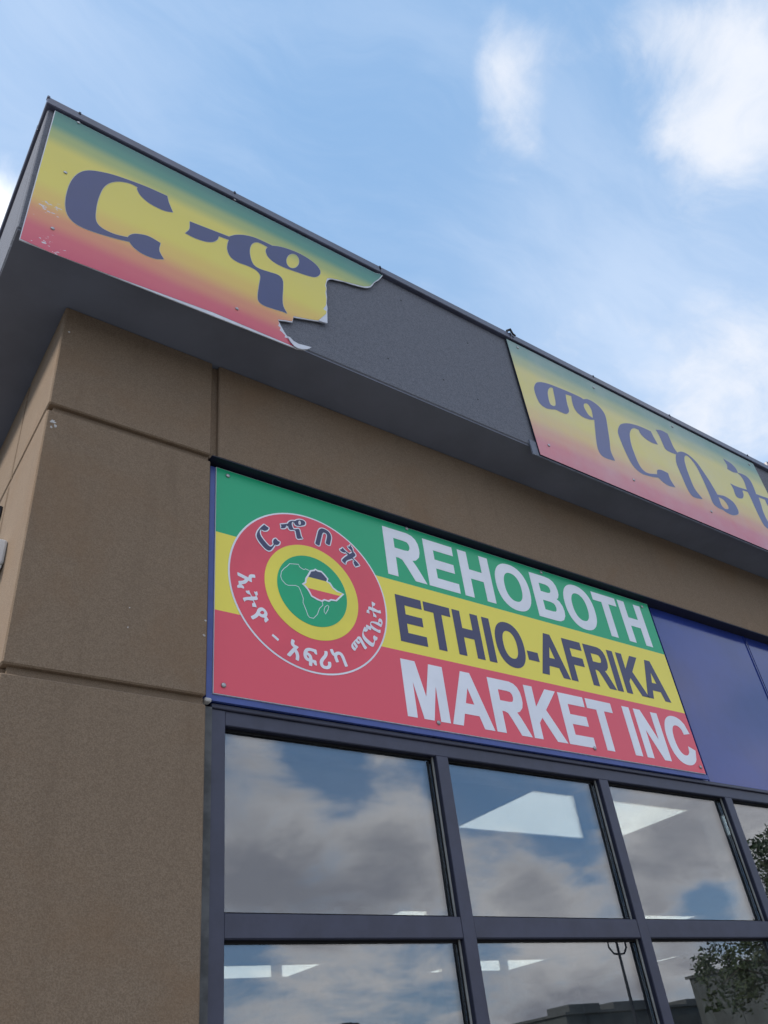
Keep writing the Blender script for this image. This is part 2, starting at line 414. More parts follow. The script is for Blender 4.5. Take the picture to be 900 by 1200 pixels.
box('parapet_cap', 7.52, 9.63, 2.77, 5.23, Z(4.982), Z(5.04), COPE, B, bev=.006)

# spandrel glass above the windows
YG = 2.92
divs = [1.29, 2.52, 3.665, 4.700, 5.860, 7.00, 8.15, 9.30, 10.45, XR - .46]
for a, b2 in zip(divs, divs[1:]):
    box('spandrel_panel', a + .007, b2 - .007, YG, YG + .03, Z(1.434), Z(2.690), SPAND, B, bev=.002)
for s in divs[1:-1]:
    box('panel_joint', s - .0062, s + .0062, YG + .012, YG + .034, Z(1.452), Z(2.690), GASKET, B)
for s in divs[4:-1] + [4.665]:
    box('panel_trim', s - .030, s - .018, YG - .006, YG - .001, Z(1.453), Z(2.689), SPAND, B)
# blinds of the drip flashing under the spandrels
box('drip_flashing', 1.345, XR - .46, YG - .010, YG + .05, Z(1.412), Z(1.432), FRAME, B, bev=.003)

# ------------------------------------------------------------------ window wall
W = box('window_frame', 1.346, 1.413, YG, 3.10, .10, Z(1.410), FRAME, B, bev=.002)      # left jamb carries the rest
box('frame_sealant', 1.296, 1.345, YG - .018, YG + .03, .10, Z(1.409), paint('grey_sealant', (.10, .105, .11), .7, .3, .2), W)
cent = [2.551, 3.694, 4.843, 5.990, 7.137, 8.284, 9.431, 10.578]
bounds = [1.413] + [c + s for c in cent for s in (-.035, .035)] + [XR - .46]
box('head_rail', 1.414, XR - .46, YG + .004, 3.098, Z(1.350), Z(1.4105), FRAME, W, bev=.002)
box('sill_rail', 1.414, XR - .46, YG + .004, 3.098, .10, .20, FRAME, W, bev=.002)
for c in cent:
    box('mullion', c - .035, c + .035, YG, 3.10, .201, Z(1.3485), FRAME, W, bev=.002)
GY = 2.962
rows = ((Z(.642), Z(1.350)), (Z(-.42), Z(.560)), (.20, Z(-.50)))
for i in range(0, len(bounds), 2):
    x0, x1 = bounds[i] + .0005, bounds[i + 1] - .0005
    for z0, z1 in ((Z(.560), Z(.642)), (Z(-.50), Z(-.42))):
        box('transom', x0, x1, YG + .003, 3.097, z0, z1, FRAME, W, bev=.002)
    for z0, z1 in rows:
        pane = box('glass_pane', x0 + .004, x1 - .004, GY, GY + .006, z0 + .004, z1 - .004, GLASS, W)
        bm = bmesh.new()                                              # black gasket and pale spacer round the glass
        bm_box(bm, x1 - .012, x1 - .001, GY - .009, GY - .002, z0, z1); bm_box(bm, x0 + .001, x0 + .012, GY - .009, GY - .002, z0, z1)
        bm_box(bm, x0 + .013, x1 - .013, GY - .009, GY - .002, z1 - .012, z1 - .001); bm_box(bm, x0 + .013, x1 - .013, GY - .009, GY - .002, z0 + .001, z0 + .010)
        if z0 > 1.5:  # pale strips added to imitate the frame's ghost reflection in the glass
            b3 = bmesh.new(); bm_box(b3, x1 - .045, x1 - .002, GY + .030, 3.09, z0 + .002, z1 - .002); bm_box(b3, x0 + .002, x1 - .046, GY + .030, 3.09, z1 - .045, z1 - .002)
            link('ghost_edge_strip', to_mesh(b3, 'ghost_edge_strip'), LIGHTM, W)
        link('gasket', to_mesh(bm, 'gasket'), GASKET, W)
        box('glazing_bead', x1 - .009, x1 - .001, GY - .017, GY - .010, z0 + .001, z1 - .001, BEAD, W)
        bm = bmesh.new(); bm_box(bm, x1 - .003, x1 - .0004, YG + .004, GY - .018, z0 + .001, z1 - .004); bm_box(bm, x0 + .001, x1 - .004, YG + .004, GY - .010, z1 - .003, z1 - .0004)  # near-black strips added to keep the reveal dark
        link('dark_reveal_strip', to_mesh(bm, 'dark_reveal_strip'), FLASH, W)

# ------------------------------------------------------------------ inside the shop
box('room_floor', .80, XR - .26, 3.11, 10.99, .03, .10, ROOMF, kind='structure')
CZ = Z(1.42)
box('room_ceiling', .80, XR + 8, 3.11, 17.9, CZ + .012, CZ + .06, ROOMC, kind='structure')
box('room_wall', .785, .80, 3.11, 10.95, .10, CZ + .01, ROOMW, kind='structure')
box('room_wall', .80, XR - .26, 10.90, 10.99, .10, CZ + .01, ROOMW, kind='structure')
names = {0: 'nearest the glass', 1: 'in the middle row', 2: 'in the back row'}
for j, (ya, yb) in enumerate(((2.35, 2.86), (4.42, 4.92), (6.17, 6.70))):
    for i, (xa, xb) in enumerate(((2.53, 3.55), (5.30, 6.28), (8.18, 9.2))):
        x0, x1, y0, y1 = xa * 1.42, xb * 1.42, ya * 1.42, yb * 1.42
        if x0 > XR - .3: continue
        x1 = min(x1, XR - .3)
        if (i, j) == (0, 1): x0 = 3.34 * 1.42; x1 = 3.68 * 1.42       # only a half panel is lit here
        if (i, j) == (0, 2): x0, x1 = 2.80 * 1.42, 3.81 * 1.42
        L = empty('ceiling_light', ((x0 + x1) / 2, (y0 + y1) / 2, CZ), '%s lit ceiling panel %s seen through the shop glass' % (('left', 'middle', 'right')[i], names[j]), 'ceiling light', 'lit ceiling panels inside the shop')
        bm = bmesh.new()
        for q in ((x0 - .02, x1 + .02, y0 - .02, y0), (x0 - .02, x1 + .02, y1, y1 + .02), (x0 - .02, x0, y0, y1), (x1, x1 + .02, y0, y1)):
            bm_box(bm, *q, CZ - .002, CZ + .011)
        link('frame', to_mesh(bm, 'frame'), LIGHTM, L)
        box('diffuser', x0 + .001, x1 - .001, y0 + .001, y1 - .001, CZ, CZ + .01, LAMPE, L)
for i, (x, wd) in enumerate(((4.60, .085), (7.72, .07), (11.42, .07))):
    pk = box('interior_post', x - wd / 2, x + wd / 2, 8.26, 8.34, .10, CZ + .01, POST)
    pk.data.transform(Matrix.Translation((-x, -8.3, -.10))); pk.location = (x, 8.3, .10)
    tag(pk, ('slim pale post inside the shop behind the first window from the left', 'slim pale post inside the shop behind the second window', 'slim pale post inside the shop behind the third window')[i], 'post', 'slim posts inside the shop')

# ================================================================== WALL LIGHT AND BRACKET ON THE SIDE WALL
WL = empty('wall_light', (.512, 3.30, Z(2.06)), 'pale wall light fixed to the sunlit side wall at the left edge', 'wall light')
bm = bmesh.new(); bm_box(bm, .400, .512, 3.17, 3.40, Z(2.035), Z(2.16), .012, 2); link('housing', to_mesh(bm, 'housing'), LIGHTM, WL)
box('lens', .410, .505, 3.18, 3.39, Z(2.020), Z(2.034), paint('frosted_lens', (.6, .62, .62), .3, .5, .05), WL)
JB = empty('junction_box', (.512, 3.50, Z(2.53)), 'small dark box on the side wall above the wall light', 'junction box')
box('cover', .470, .512, 3.50, 3.60, Z(2.51), Z(2.57), DARKM, JB, bev=.005)

# ================================================================== LETTERING
def glyph(ch):
    """bold grotesque capitals, cap height 1: returns (advance, loops)"""
    S, H = .205, .175
    def el(cx, cy, rx, ry, n=40, a0=0, a1=360, p=2.25):
        o = []
        for k in range(n + (a1 - a0 != 360)):
            a = R(a0 + (a1 - a0) * k / n); c, s = math.cos(a), math.sin(a)
            o.append((cx + rx * math.copysign(abs(c) ** (2 / p), c), cy + ry * math.copysign(abs(s) ** (2 / p), s)))
        return o
    if ch == 'I': return .39, [[(.09, 0), (.30, 0), (.30, 1), (.09, 1)]]
    if ch == 'E': return .93, [[(.10, 0), (.865, 0), (.865, H), (.31, H), (.31, .42), (.81, .42), (.81, .42 + H - .01), (.31, .585), (.31, 1 - H), (.845, 1 - H), (.845, 1), (.10, 1)]]
    if ch == 'F': return .86, [[(.10, 0), (.31, 0), (.31, .41), (.74, .41), (.74, .58), (.31, .58), (.31, 1 - H), (.80, 1 - H), (.80, 1), (.10, 1)]]
    if ch == 'H': return 1.01, [[(.10, 0), (.31, 0), (.31, .425), (.70, .425), (.70, 0), (.91, 0), (.91, 1), (.70, 1), (.70, .60), (.31, .60), (.31, 1), (.10, 1)]]
    if ch == 'T': return .86, [[(.325, 0), (.535, 0), (.535, 1 - H), (.83, 1 - H), (.83, 1), (.03, 1), (.03, 1 - H), (.325, 1 - H)]]
    if ch == 'N': return 1.01, [[(.10, 0), (.30, 0), (.30, .65), (.70, 0), (.91, 0), (.91, 1), (.71, 1), (.71, .35), (.31, 1), (.10, 1)]]
    if ch == 'M': return 1.17, [[(.10, 0), (.29, 0), (.29, .78), (.48, 0), (.685, 0), (.875, .78), (.875, 0), (1.07, 0), (1.07, 1), (.765, 1), (.585, .32), (.405, 1), (.10, 1)]]
    if ch == 'K': return 1.01, [[(.10, 0), (.31, 0), (.31, .30), (.44, .44), (.75, 0), (1.01, 0), (.585, .585), (.985, 1), (.715, 1), (.31, .565), (.31, 1), (.10, 1)]]
    if ch == 'A': return 1.01, [[(.0, 0), (.22, 0), (.30, .225), (.70, .225), (.785, 0), (1.01, 0), (.61, 1), (.395, 1)], [(.365, .395), (.635, .395), (.50, .765)]]
    if ch == '-': return .47, [[(.06, .26), (.41, .26), (.41, .44), (.06, .44)]]
    if ch == 'O': return 1.09, [el(.545, .5, .485, .52), el(.545, .5, .27, .345)]
    if ch == 'C':
        o = el(.53, .5, .475, .52, 44, 38, 322); i = el(.54, .5, .255, .345, 44, 36, 324)[::-1]
        o[0] = (.955, .70); o[-1] = (.965, .31); i[0] = (.765, .37); i[-1] = (.755, .665)
        return 1.01, [o + i]
    if ch == 'R':
        o = [(.10, 0), (.31, 0), (.31, .415), (.40, .415)] + [(.49, .39), (.58, .27)] + [(.755, 0), (1.005, 0), (.88, .20), (.80, .32), (.71, .425)]
        o += [(.82, .46), (.905, .54), (.94, .64), (.945, .73), (.93, .83), (.88, .92), (.80, .975), (.68, 1.0), (.10, 1)]
        return 1.01, [o, [(.31, .585), (.58, .585), (.68, .60), (.72, .65), (.735, .71), (.72, .77), (.67, .82), (.57, .83), (.31, .83)]]
    if ch == 'B':
        o = [(.10, 0), (.60, 0), (.74, .01), (.85, .06), (.92, .16), (.94, .28), (.92, .38), (.86, .47), (.765, .52), (.84, .57), (.885, .65), (.895, .75), (.87, .86), (.81, .94), (.72, .985), (.58, 1), (.10, 1)]
        return 1.01, [o, [(.31, .17), (.57, .17), (.665, .185), (.71, .23), (.725, .29), (.71, .36), (.665, .405), (.56, .425), (.31, .425)],
                      [(.31, .60), (.54, .60), (.62, .615), (.665, .655), (.68, .71), (.665, .77), (.62, .81), (.54, .83), (.31, .83)]]
    return .30, []
def line_of_text(txt, x0, x1, z0, z1, y, m, parent):
    tot = sum(glyph(c)[0] for c in txt) - .10 - .09; k = (x1 - x0) / tot; px = x0 - .10 * k; h = z1 - z0
    for c in txt:
        adv, L = glyph(c)
        if L:
            o = plate('letter', [[(px + a * k, z0 + b * h) for a, b in lp] for lp in L], y, .0012, m, parent, .0048)
        px += adv * k
def zoomed(x0, y0, s, y):
    def f(p):
        q = at(x0 + p[0] / s, y0 + p[1] / s, y)
        return (q[0], q[1]) + tuple(p[2:])
    return f

# outlines of the hand-drawn letters, measured on the roof-edge signs: origin, scale, outer loop, holes
GLYPHS = {
    'RE': (1, 60, 180, 5.625, ([(765, 280, 1), (775, 322), (802, 388, 1), (740, 375), (650, 330), (592, 280), (568, 240), (568, 222, 1), (520, 198), (450, 185), (390, 193), (345, 225), (315, 285), (298, 350), (292, 420), (305, 462), (345, 498), (420, 532), (503, 552, 1), (525, 535), (565, 530), (640, 545), (720, 590, 1), (712, 640), (742, 697, 1), (680, 692), (600, 660), (545, 620), (515, 582, 1), (430, 562), (320, 530), (220, 495), (150, 455), (108, 405), (93, 345), (100, 270), (125, 195), (165, 142), (220, 115), (290, 115), (400, 138), (520, 178), (640, 224)],)),
    'HO': (1, 210, 250, 5, ([(62, 48, 1), (180, 94), (292, 137, 1), (330, 127), (380, 128), (440, 142), (500, 168), (545, 190, 1), (600, 198), (680, 225), (750, 262), (800, 300), (825, 335), (822, 360), (795, 374), (750, 365), (690, 345), (620, 320), (560, 290), (520, 255), (507, 220), (517, 198, 1), (480, 178), (450, 170), (425, 182), (413, 215), (418, 260), (435, 300), (470, 325), (530, 345), (580, 362), (605, 390), (608, 430), (605, 500), (610, 545), (632, 587, 1), (600, 575), (550, 560), (495, 540), (465, 515), (460, 480), (468, 420), (475, 372), (462, 345), (435, 325), (400, 308), (340, 285), (300, 255), (282, 215), (283, 180), (291, 156, 1), (232, 135, 1), (222, 155), (195, 168), (150, 165), (90, 145), (35, 117, 1), (60, 92)],
             [[(665 + 38 * math.cos(t) - 4 * math.sin(t), 280 + 42 * math.sin(t) + 6 * math.cos(t)) for t in [k * math.pi / 5 for k in range(10)]]])),
    'MA': (2, 610, 430, 7.5, ([(160, 135), (200, 138), (260, 155), (350, 190), (440, 228), (520, 265), (552, 285, 1), (590, 285), (640, 310), (690, 350), (730, 400), (750, 450), (765, 540), (780, 640), (792, 740), (830, 825, 1), (760, 805), (710, 775), (680, 720), (665, 640), (655, 540), (648, 465, 1), (600, 460), (540, 435), (490, 390), (460, 330), (445, 255, 1), (395, 240, 1), (400, 280), (410, 330), (425, 388), (400, 412), (350, 395), (310, 376), (270, 372), (220, 360), (170, 320), (135, 250), (120, 185), (135, 145)],
             [[(255, 183), (282, 185), (290, 220), (305, 290), (308, 335), (290, 345), (260, 325), (243, 270), (238, 215)], [(560, 322), (590, 325), (620, 370), (632, 415), (636, 450, 1), (600, 425), (570, 380), (555, 345)]])),
    'RE2': (2, 710, 480, 5.294, ([(278, 135, 1), (298, 175), (322, 217, 1), (285, 205), (245, 180), (215, 150), (203, 125, 1), (175, 115), (155, 125), (147, 155), (155, 210), (175, 270), (200, 330), (225, 370), (260, 395), (318, 402, 1), (320, 376), (345, 376), (385, 395, 1), (400, 435), (430, 482, 1), (390, 472), (355, 450), (325, 422, 1), (280, 415), (220, 395), (170, 350), (130, 280), (95, 200), (75, 140), (85, 100), (110, 87), (150, 88), (210, 105)],)),
    'KE': (2, 710, 480, 5.294, ([(310, 125, 1), (345, 130), (382, 150, 1), (400, 190), (420, 235), (442, 267, 1), (470, 262), (510, 280), (560, 325), (600, 380), (640, 440), (670, 490), (692, 528, 1), (740, 540), (790, 575), (818, 620), (820, 648), (790, 655), (755, 642), (725, 622), (695, 608), (665, 580), (640, 520), (600, 430), (565, 360), (530, 310), (500, 285), (486, 300), (495, 350), (520, 420), (550, 490), (600, 555, 1), (560, 548), (530, 530), (500, 480), (470, 410), (440, 340), (434, 300), (436, 278, 1), (400, 264), (370, 245), (350, 205), (330, 160)],
             [[(698, 542, 1), (730, 560), (755, 592), (760, 616), (737, 615), (715, 590)]])),
    'TE': (2, 820, 530, 10.91, ([(300, 82, 1), (345, 110), (400, 145), (450, 195), (475, 235), (487, 263, 1), (530, 275), (590, 305), (640, 355), (680, 430), (720, 535, 1), (790, 562), (870, 590), (960, 640, 1), (985, 720), (1010, 800, 1), (930, 740), (870, 680), (832, 605, 1), (750, 575, 1), (780, 660), (810, 760), (850, 850), (900, 930), (950, 990, 1), (870, 975), (820, 930), (780, 860), (740, 780), (690, 670), (645, 570), (612, 508, 1), (575, 494), (545, 492), (558, 540), (550, 580), (520, 590), (475, 572), (450, 530), (430, 470), (392, 400, 1), (460, 435), (540, 462), (605, 482, 1), (590, 440), (565, 370), (530, 310), (483, 264, 1), (440, 258), (390, 235), (353, 212, 1), (350, 170), (325, 125)],)),
}
FY = 2.500
def glyph_loops(n):
    sg, x0, y0, sc, shp = GLYPHS[n]; f = zoomed(x0, y0, sc, FY)
    return [smooth_loop([f(p) for p in shp[0]])] + [smooth_loop([f(p) for p in h]) for h in (shp[1] if len(shp) > 1 else [])]
TRACED = {c: glyph_loops(n) for c, n in (('ር', 'RE'), ('ኆ', 'HO'), ('ማ', 'MA'), ('ኬ', 'KE'), ('ት', 'TE'))}

# ------------------------------------------------------------------ main sign
MY = 2.885
TRIM = paint('blue_trim_paint', (.055, .09, .31), .4, .5, .06)
box('blue_trim', 1.312, 1.3385, MY + .006, YG - .002, Z(1.436), Z(2.675), TRIM, B)
box('blue_trim', 1.3395, 4.66, MY + .008, YG - .012, Z(1.434), Z(1.4605), TRIM, B)
MS = empty('shop_sign', (1.34, MY, Z(1.462)), 'green, yellow and red shop sign reading REHOBOTH ETHIO-AFRIKA MARKET INC above the windows', 'sign')
o0 = Z(1.462)
box('sign_board', 1.340, 4.637, MY + .0012, MY + .020, Z(1.462), Z(2.675), WHITE, MS)
PR = stripe_mat('tricolour_print', [(0.0, (.78, .082, .125)), (Z(1.855) - o0, (.88, .76, .085)), (Z(2.272) - o0, (.0, .40, .175)), (1.25, (.0, .40, .175))])
# ramp needs its first band from the very bottom
plate('printed_face', [[(1.3425, Z(1.4645)), (4.635, Z(1.4645)), (4.635, Z(2.6725)), (1.3425, Z(2.6725))]], MY, .001, PR, MS)
line_of_text('REHOBOTH', 2.348, 4.530, Z(2.318), Z(2.625), MY - .0013, WHITEV, MS)
line_of_text('ETHIO-AFRIKA', 2.372, 4.500, Z(1.920), Z(2.188), MY - .0013, NAVY2, MS)
line_of_text('MARKET INC', 2.350, 4.590, Z(1.513), Z(1.808), MY - .0013, WHITEV, MS)
for u, v in ((267, 557.5), (262, 803), (476.5, 619.5), (514, 847), (634, 671), (752, 711), (697, 877), (821, 899)):
    x, z = at(u, v, MY - .002); screw(x, MY - .003, z, MS, .012)
cx, cz = 1.852, Z(2.086)
EM = disc('emblem', cx, cz, .447, MY - .0014, .0011, WHITEV, MS)
disc('emblem_band', cx, cz, .438, MY - .0026, .001, REDV, EM)
disc('emblem_ring', cx + .004, cz - .008, .264, MY - .0038, .001, YELV, EM)
disc('emblem_field', cx + .004, cz - .004, .197, MY - .0050, .001, GRNV, EM)
f = zoomed(320, 640, 10, MY - .006)
AF = [(425, 285), (380, 265), (365, 275), (340, 262), (310, 240), (300, 212), (240, 208), (195, 205), (165, 235), (130, 260), (100, 295), (90, 350), (105, 395), (150, 445), (180, 458), (265, 460), (300, 475), (318, 510), (335, 555), (355, 610), (352, 660), (385, 740), (410, 810), (430, 835), (475, 845), (520, 800), (545, 730), (585, 690), (575, 645)]
ribbon_mesh('map_outline', [f(p) for p in AF], .0030, MY - .0056, WHITEV, EM)
ribbon_mesh('map_outline', [f(p) for p in [(640, 690), (655, 705), (645, 745), (615, 795), (600, 770), (600, 740), (612, 710)]], .0030, MY - .0056, WHITEV, EM, True)
ET = [f(p) for p in [(440, 290), (480, 285), (495, 272), (520, 290), (565, 300), (600, 335), (640, 385), (630, 415), (665, 435), (700, 490), (750, 530), (825, 560), (740, 640), (680, 630), (650, 645), (600, 630), (570, 645), (520, 625), (450, 585), (430, 545), (410, 510), (370, 462), (345, 448), (380, 425), (385, 380), (410, 345)]]
zn, zy = f((520, 396))[1] - o0, f((590, 541))[1] - o0
PR2 = stripe_mat('map_print', [(zy - .4, (.78, .082, .125)), (zy, (.88, .76, .085)), (zn, (.050, .062, .13)), (zn + .4, (.050, .062, .13))])
plate('map_country', [ET], MY - .0062, .001, PR2, EM)
ribbon_mesh('map_outline', ET, .0095, MY - .0070, WHITEV, EM, True)

def ring_letter(ch, u, v, h, m, out=True, fat=.0, dy=0.0):
    cu = bpy.data.curves.new('tmp', 'FONT'); cu.body = ch; cu.size = 1; cu.extrude = 0; cu.resolution_u = 4
    o = bpy.data.objects.new('tmp', cu); col.objects.link(o)
    dg = bpy.context.evaluated_depsgraph_get(); dg.update(); src = bpy.data.meshes.new_from_object(o.evaluated_get(dg))
    bpy.data.objects.remove(o)
    if not src.vertices: return
    xs = [q.co.x for q in src.vertices]; ys = [q.co.y for q in src.vertices]
    mx, my = (min(xs) + max(xs)) / 2, (min(ys) + max(ys)) / 2
    x, z = at(u, v, MY - .004)
    a = math.atan2(z - cz, x - cx); rot = a - math.pi / 2 if out else a + math.pi / 2
    ca, sa = math.cos(rot), math.sin(rot); y = MY - .0037 - dy
    vs, fs = [], []
    n = 14
    for k in range(n + 1):                                   # the bold stroke: the face and its outline laid over one another
        ox, oz = (0, 0) if k == n else (fat * math.cos(2 * math.pi * k / n), fat * math.sin(2 * math.pi * k / n))
        base = len(vs)
        for q in src.vertices:
            lx, lz = (q.co.x - mx) * h, (q.co.y - my) * h
            vs.append((x + lx * ca - lz * sa + ox, y - k * .00002, z + lx * sa + lz * ca + oz))
        for p in src.polygons: fs.append([base + i for i in p.vertices])
    me = bpy.data.meshes.new('letter'); me.from_pydata(vs, [], fs); bpy.data.meshes.remove(src)
    link('letter', me, m, EM)
def ring_traced(ch, u, v, h, m, out=True, edge=None, lift=0.0):
    L = TRACED[ch]; xs = [p[0] for p in L[0]]; zs = [p[1] for p in L[0]]
    mx, mz, k = (min(xs) + max(xs)) / 2, (min(zs) + max(zs)) / 2, h / (max(zs) - min(zs))
    x, z = at(u, v, MY - .004); a = math.atan2(z - cz, x - cx); rot = a - math.pi / 2 if out else a + math.pi / 2
    ca, sa = math.cos(rot), math.sin(rot)
    LL = [[(x + (p[0] - mx) * k * ca - (p[1] - mz) * k * sa, z + (p[0] - mx) * k * sa + (p[1] - mz) * k * ca) for p in lp] for lp in L]
    if edge:
        for lp in LL: ribbon_mesh('letter_outline', lp, .0125, MY - .0046, edge, EM, True)
    plate('letter', LL, MY - .0050, .0008, m, EM, 0 if edge else .0006)
q = lambda a, b: (250 + a / 4.0909, 590 + b / 4.0909)
for ch, a, b in (('ር', 255, 165), ('ኆ', 388, 122), ('ቦ', 530, 168), ('ት', 655, 258)):
    if ch in TRACED: ring_traced(ch, *q(a, b), {'ር': .122, 'ኆ': .118, 'ት': .128}[ch], NAVY2, True, WHITEV)
    else: ring_letter(ch, *q(a, b), .160, WHITEV, True, .0115); ring_letter(ch, *q(a, b), .160, NAVY2, True, .0055, .0006)
for ch, a, b in (('ኢ', 158, 372), ('ት', 183, 458), ('ዮ', 225, 541), ('አ', 392, 702), ('ፍ', 465, 735), ('ሪ', 535, 750), ('ካ', 602, 740), ('ማ', 697, 682), ('ር', 745, 640), ('ኬ', 772, 578), ('ት', 768, 508)):
    if ch in TRACED: ring_traced(ch, *q(a, b), (.070 if ch == 'ማ' else .088), WHITEV, False)
    else: ring_letter(ch, *q(a, b), .120, WHITEV, False, .0035)
x, z = at(*q(298, 642), MY - .004); aa = math.atan2(z - cz, x - cx) + math.pi / 2
plate('letter', [[(x + math.cos(aa) * i * .019 - math.sin(aa) * j * .006, z + math.sin(aa) * i * .019 + math.cos(aa) * j * .006) for i, j in ((-1, -1), (1, -1), (1, 1), (-1, 1))]], MY - .0037, .001, WHITEV, EM)

# ------------------------------------------------------------------ roof-edge signs
def fascia_glyph(n):
    parent = S1 if GLYPHS[n][0] == 1 else S2
    ink_m, halo = (NAVY, LETW) if parent is S1 else (NAVYF, LETWF)
    L = glyph_loops(n)                                       # pale halo printed round each letter, then the letter
    plate('letter', L, FY - .0013, .0012, ink_m, parent)
    for lp in L: ribbon_mesh('letter_outline', lp, .0055, FY - .0008, halo, parent, True)

S1 = empty('roof_sign', (.208, FY, Z(3.265)), 'torn sign at the left corner of the roof edge with two large navy letters', 'sign')
g1 = fade_sheen_mat('faded_print', [(.10, .30, .20, .36), (.11, .05, .14, .34), (.17, .0, .12, .30), (.22, .82, .16, .22), (1.0, .33, .12, .20), (1.42, .15, .22, .26), (.7, .30, .10, .2)], .10)
f = zoomed(320, 290, 5.625, FY)
top = [at(65, 130, FY)]
torn = [(728, 178), (715, 196), (700, 212), (684, 222), (670, 230), (655, 250), (640, 262), (620, 265), (600, 262), (560, 253), (520, 242), (470, 225), (420, 215), (395, 208), (375, 208), (362, 215), (354, 230), (351, 250), (354, 268), (352, 290), (357, 330), (354, 365), (360, 400), (356, 440), (354, 500),
        (300, 486), (250, 478), (200, 470), (160, 463), (135, 458), (128, 492), (80, 484), (34, 478), (48, 505), (60, 528), (75, 555), (95, 585), (120, 612), (150, 640), (190, 655), (245, 664), (215, 674), (160, 668)]
bl = at(22, 281, FY); tr = at(447, 322, FY)
zt = Z(4.392)
board = [(.222, zt)] + [(2.26, zt - .004)] + [f(p)[:2] for p in torn] + [(.209, Z(3.262))]
plate('sign_board', [board], FY + .0012, .006, WHITE, S1)
ink = [(.226, zt - .003), (2.26, zt - .007)] + [f(p)[:2] for p in [(718, 180), (700, 204), (668, 226), (640, 254), (598, 256), (520, 236), (420, 209), (372, 200), (356, 203), (350, 222), (344, 250), (350, 270), (345, 300), (352, 340), (349, 380), (330, 405), (352, 420), (350, 436), (298, 480), (250, 474), (200, 465), (135, 452), (126, 486), (80, 478), (32, 474),
                                      (40, 500), (34, 515), (50, 530), (44, 545), (62, 560), (80, 580), (76, 592), (100, 600), (112, 625), (135, 645), (160, 662)]] + [at(250, 366, FY), at(120, 318.5, FY), at(60, 296, FY), (.213, Z(3.268))]
plate('printed_face', [ink], FY, .001, g1, S1)
fascia_glyph('RE')
fascia_glyph('HO')
for u, v in ((92, 144), (76.5, 202.5), (61.5, 268), (275, 234), (277.5, 362)):
    x, z = at(u, v, FY); screw(x, FY - .002, z, S1, .010)
for u, v in ((470, 352), (455, 420), (560, 468), (548, 402), (520, 445)):
    x, z = at(u, v, 2.519); disc('screw_hole', x, z, .006, 2.5185, .003, DARKM, B, n=12)
# strips of bare backing lifted at the tear
plate('peeled_flap', [[f(p)[:2] for p in [(354, 434), (340, 452), (318, 470), (296, 485), (325, 496), (355, 503)]]], FY - .006, .003, WHITE, S1)
plate('peeled_flap', [[f(p)[:2] for p in [(90, 590), (108, 598), (130, 622), (165, 642), (200, 650), (248, 664), (225, 676), (190, 677), (160, 670), (135, 655), (112, 628)]]], FY - .008, .003, WHITE, S1)

S2 = empty('roof_sign', (3.41, FY, Z(3.285)), 'pale sign further right along the roof edge with four letters', 'sign')
g2 = fade_sheen_mat('sky_sheen_print', [(2.9, .6, .2, .12)], .62)  # strong grey mix: bright sky reflection painted into this print
box('sign_board', 3.411, 6.472, FY + .0012, FY + .008, Z(3.284), Z(4.395), FLASH, S2)
plate('printed_face', [[(3.414, Z(3.287)), (6.469, Z(3.287)), (6.469, Z(4.392)), (3.414, Z(4.392))]], FY, .001, g2, S2)
fascia_glyph('MA')
fascia_glyph('RE2')
fascia_glyph('KE')
fascia_glyph('TE')
for u, v in ((606.4, 407.5), (695.6, 454.4), (787.7, 500), (878, 544.5), (643, 522), (742.6, 562.6), (833.5, 599.6)):
    x, z = at(u, v, FY); screw(x, FY - .002, z, S2, .012)

# ================================================================== BEHIND THE PHOTOGRAPHER (seen in the glass)
def lamp_post(x, y, h, lx, label):
    L = empty('lamp_post', (x, y, 0), label, 'lamp post')
    bm = bmesh.new(); tube(bm, [(x, y, 0), (x, y, h * .5), (x, y, h)], [.16, .13, .09], 10); link('pole', to_mesh(bm, 'pole'), DARKM, L)
    for s in (-1, 1):
        bm = bmesh.new(); tube(bm, [(x, y, h - .9), (x + s * lx * .6, y, h - .85), (x + s * lx, y, h - .45), (x + s * lx, y, h)], .07, 6); link('bracket', to_mesh(bm, 'bracket'), DARKM, L)
        box('lamp_head', x + s * lx - .28, x + s * lx + .28, y - .3, y + .3, h, h + .22, DARKM, L, bev=.05)
    box('lamp_head', x - .35, x + .35, y - .3, y + .3, h + .02, h + .26, DARKM, L, bev=.05)
lamp_post(53.3, -39, 10.0, .95, 'tall car park lamp post with a fork of lamps reflected in the second window')
lamp_post(32.4, -44, 6.15, .55, 'lamp post just showing at the bottom of the first window reflection')
# low warehouse with roof plant
WH = empty('warehouse', (75, -60, 0), 'long low grey warehouse with roof plant reflected low in the windows', 'building')
box('wall', 62, 118, -74, -54, 0, 6.9, WARE, WH); box('roof_edge', 61.8, 118.2, -74.2, -53.8, 6.901, 7.1, ROOFU, WH)
for x0, x1, h in ((63.2, 67.4, 7.75), (69.2, 74.6, 7.75), (80, 83, 7.6)): box('roof_unit', x0, x1, -57.5, -54.6, 7.101, h, ROOFU, WH, bev=.08)
for k in range(9): box('loading_door', 64 + k * 5.6, 67.5 + k * 5.6, -53.97, -53.9, .1, 4.2, ROOFU, WH)
SB = empty('storage_building', (75, -44, 0), 'taller grey building with blank panel walls reflected behind the tree', 'building')
for k in range(8): box('wall_panel', 67.3 + k * 4, 71.26 + k * 4, -43.98, -43.9, 0, 7.95, WARE, SB)
for k in range(4): box('wall_panel', 67.22, 67.3, -43.9 + k * 4.1, -39.86 + k * 4.1, 0, 7.95, WARE, SB)
box('core', 67.31, 99.3, -43.89, -27.5, 0, 7.9, WARE, SB); box('roof_edge', 67.0, 99.6, -44.2, -27.3, 7.951, 8.15, ROOFU, SB)

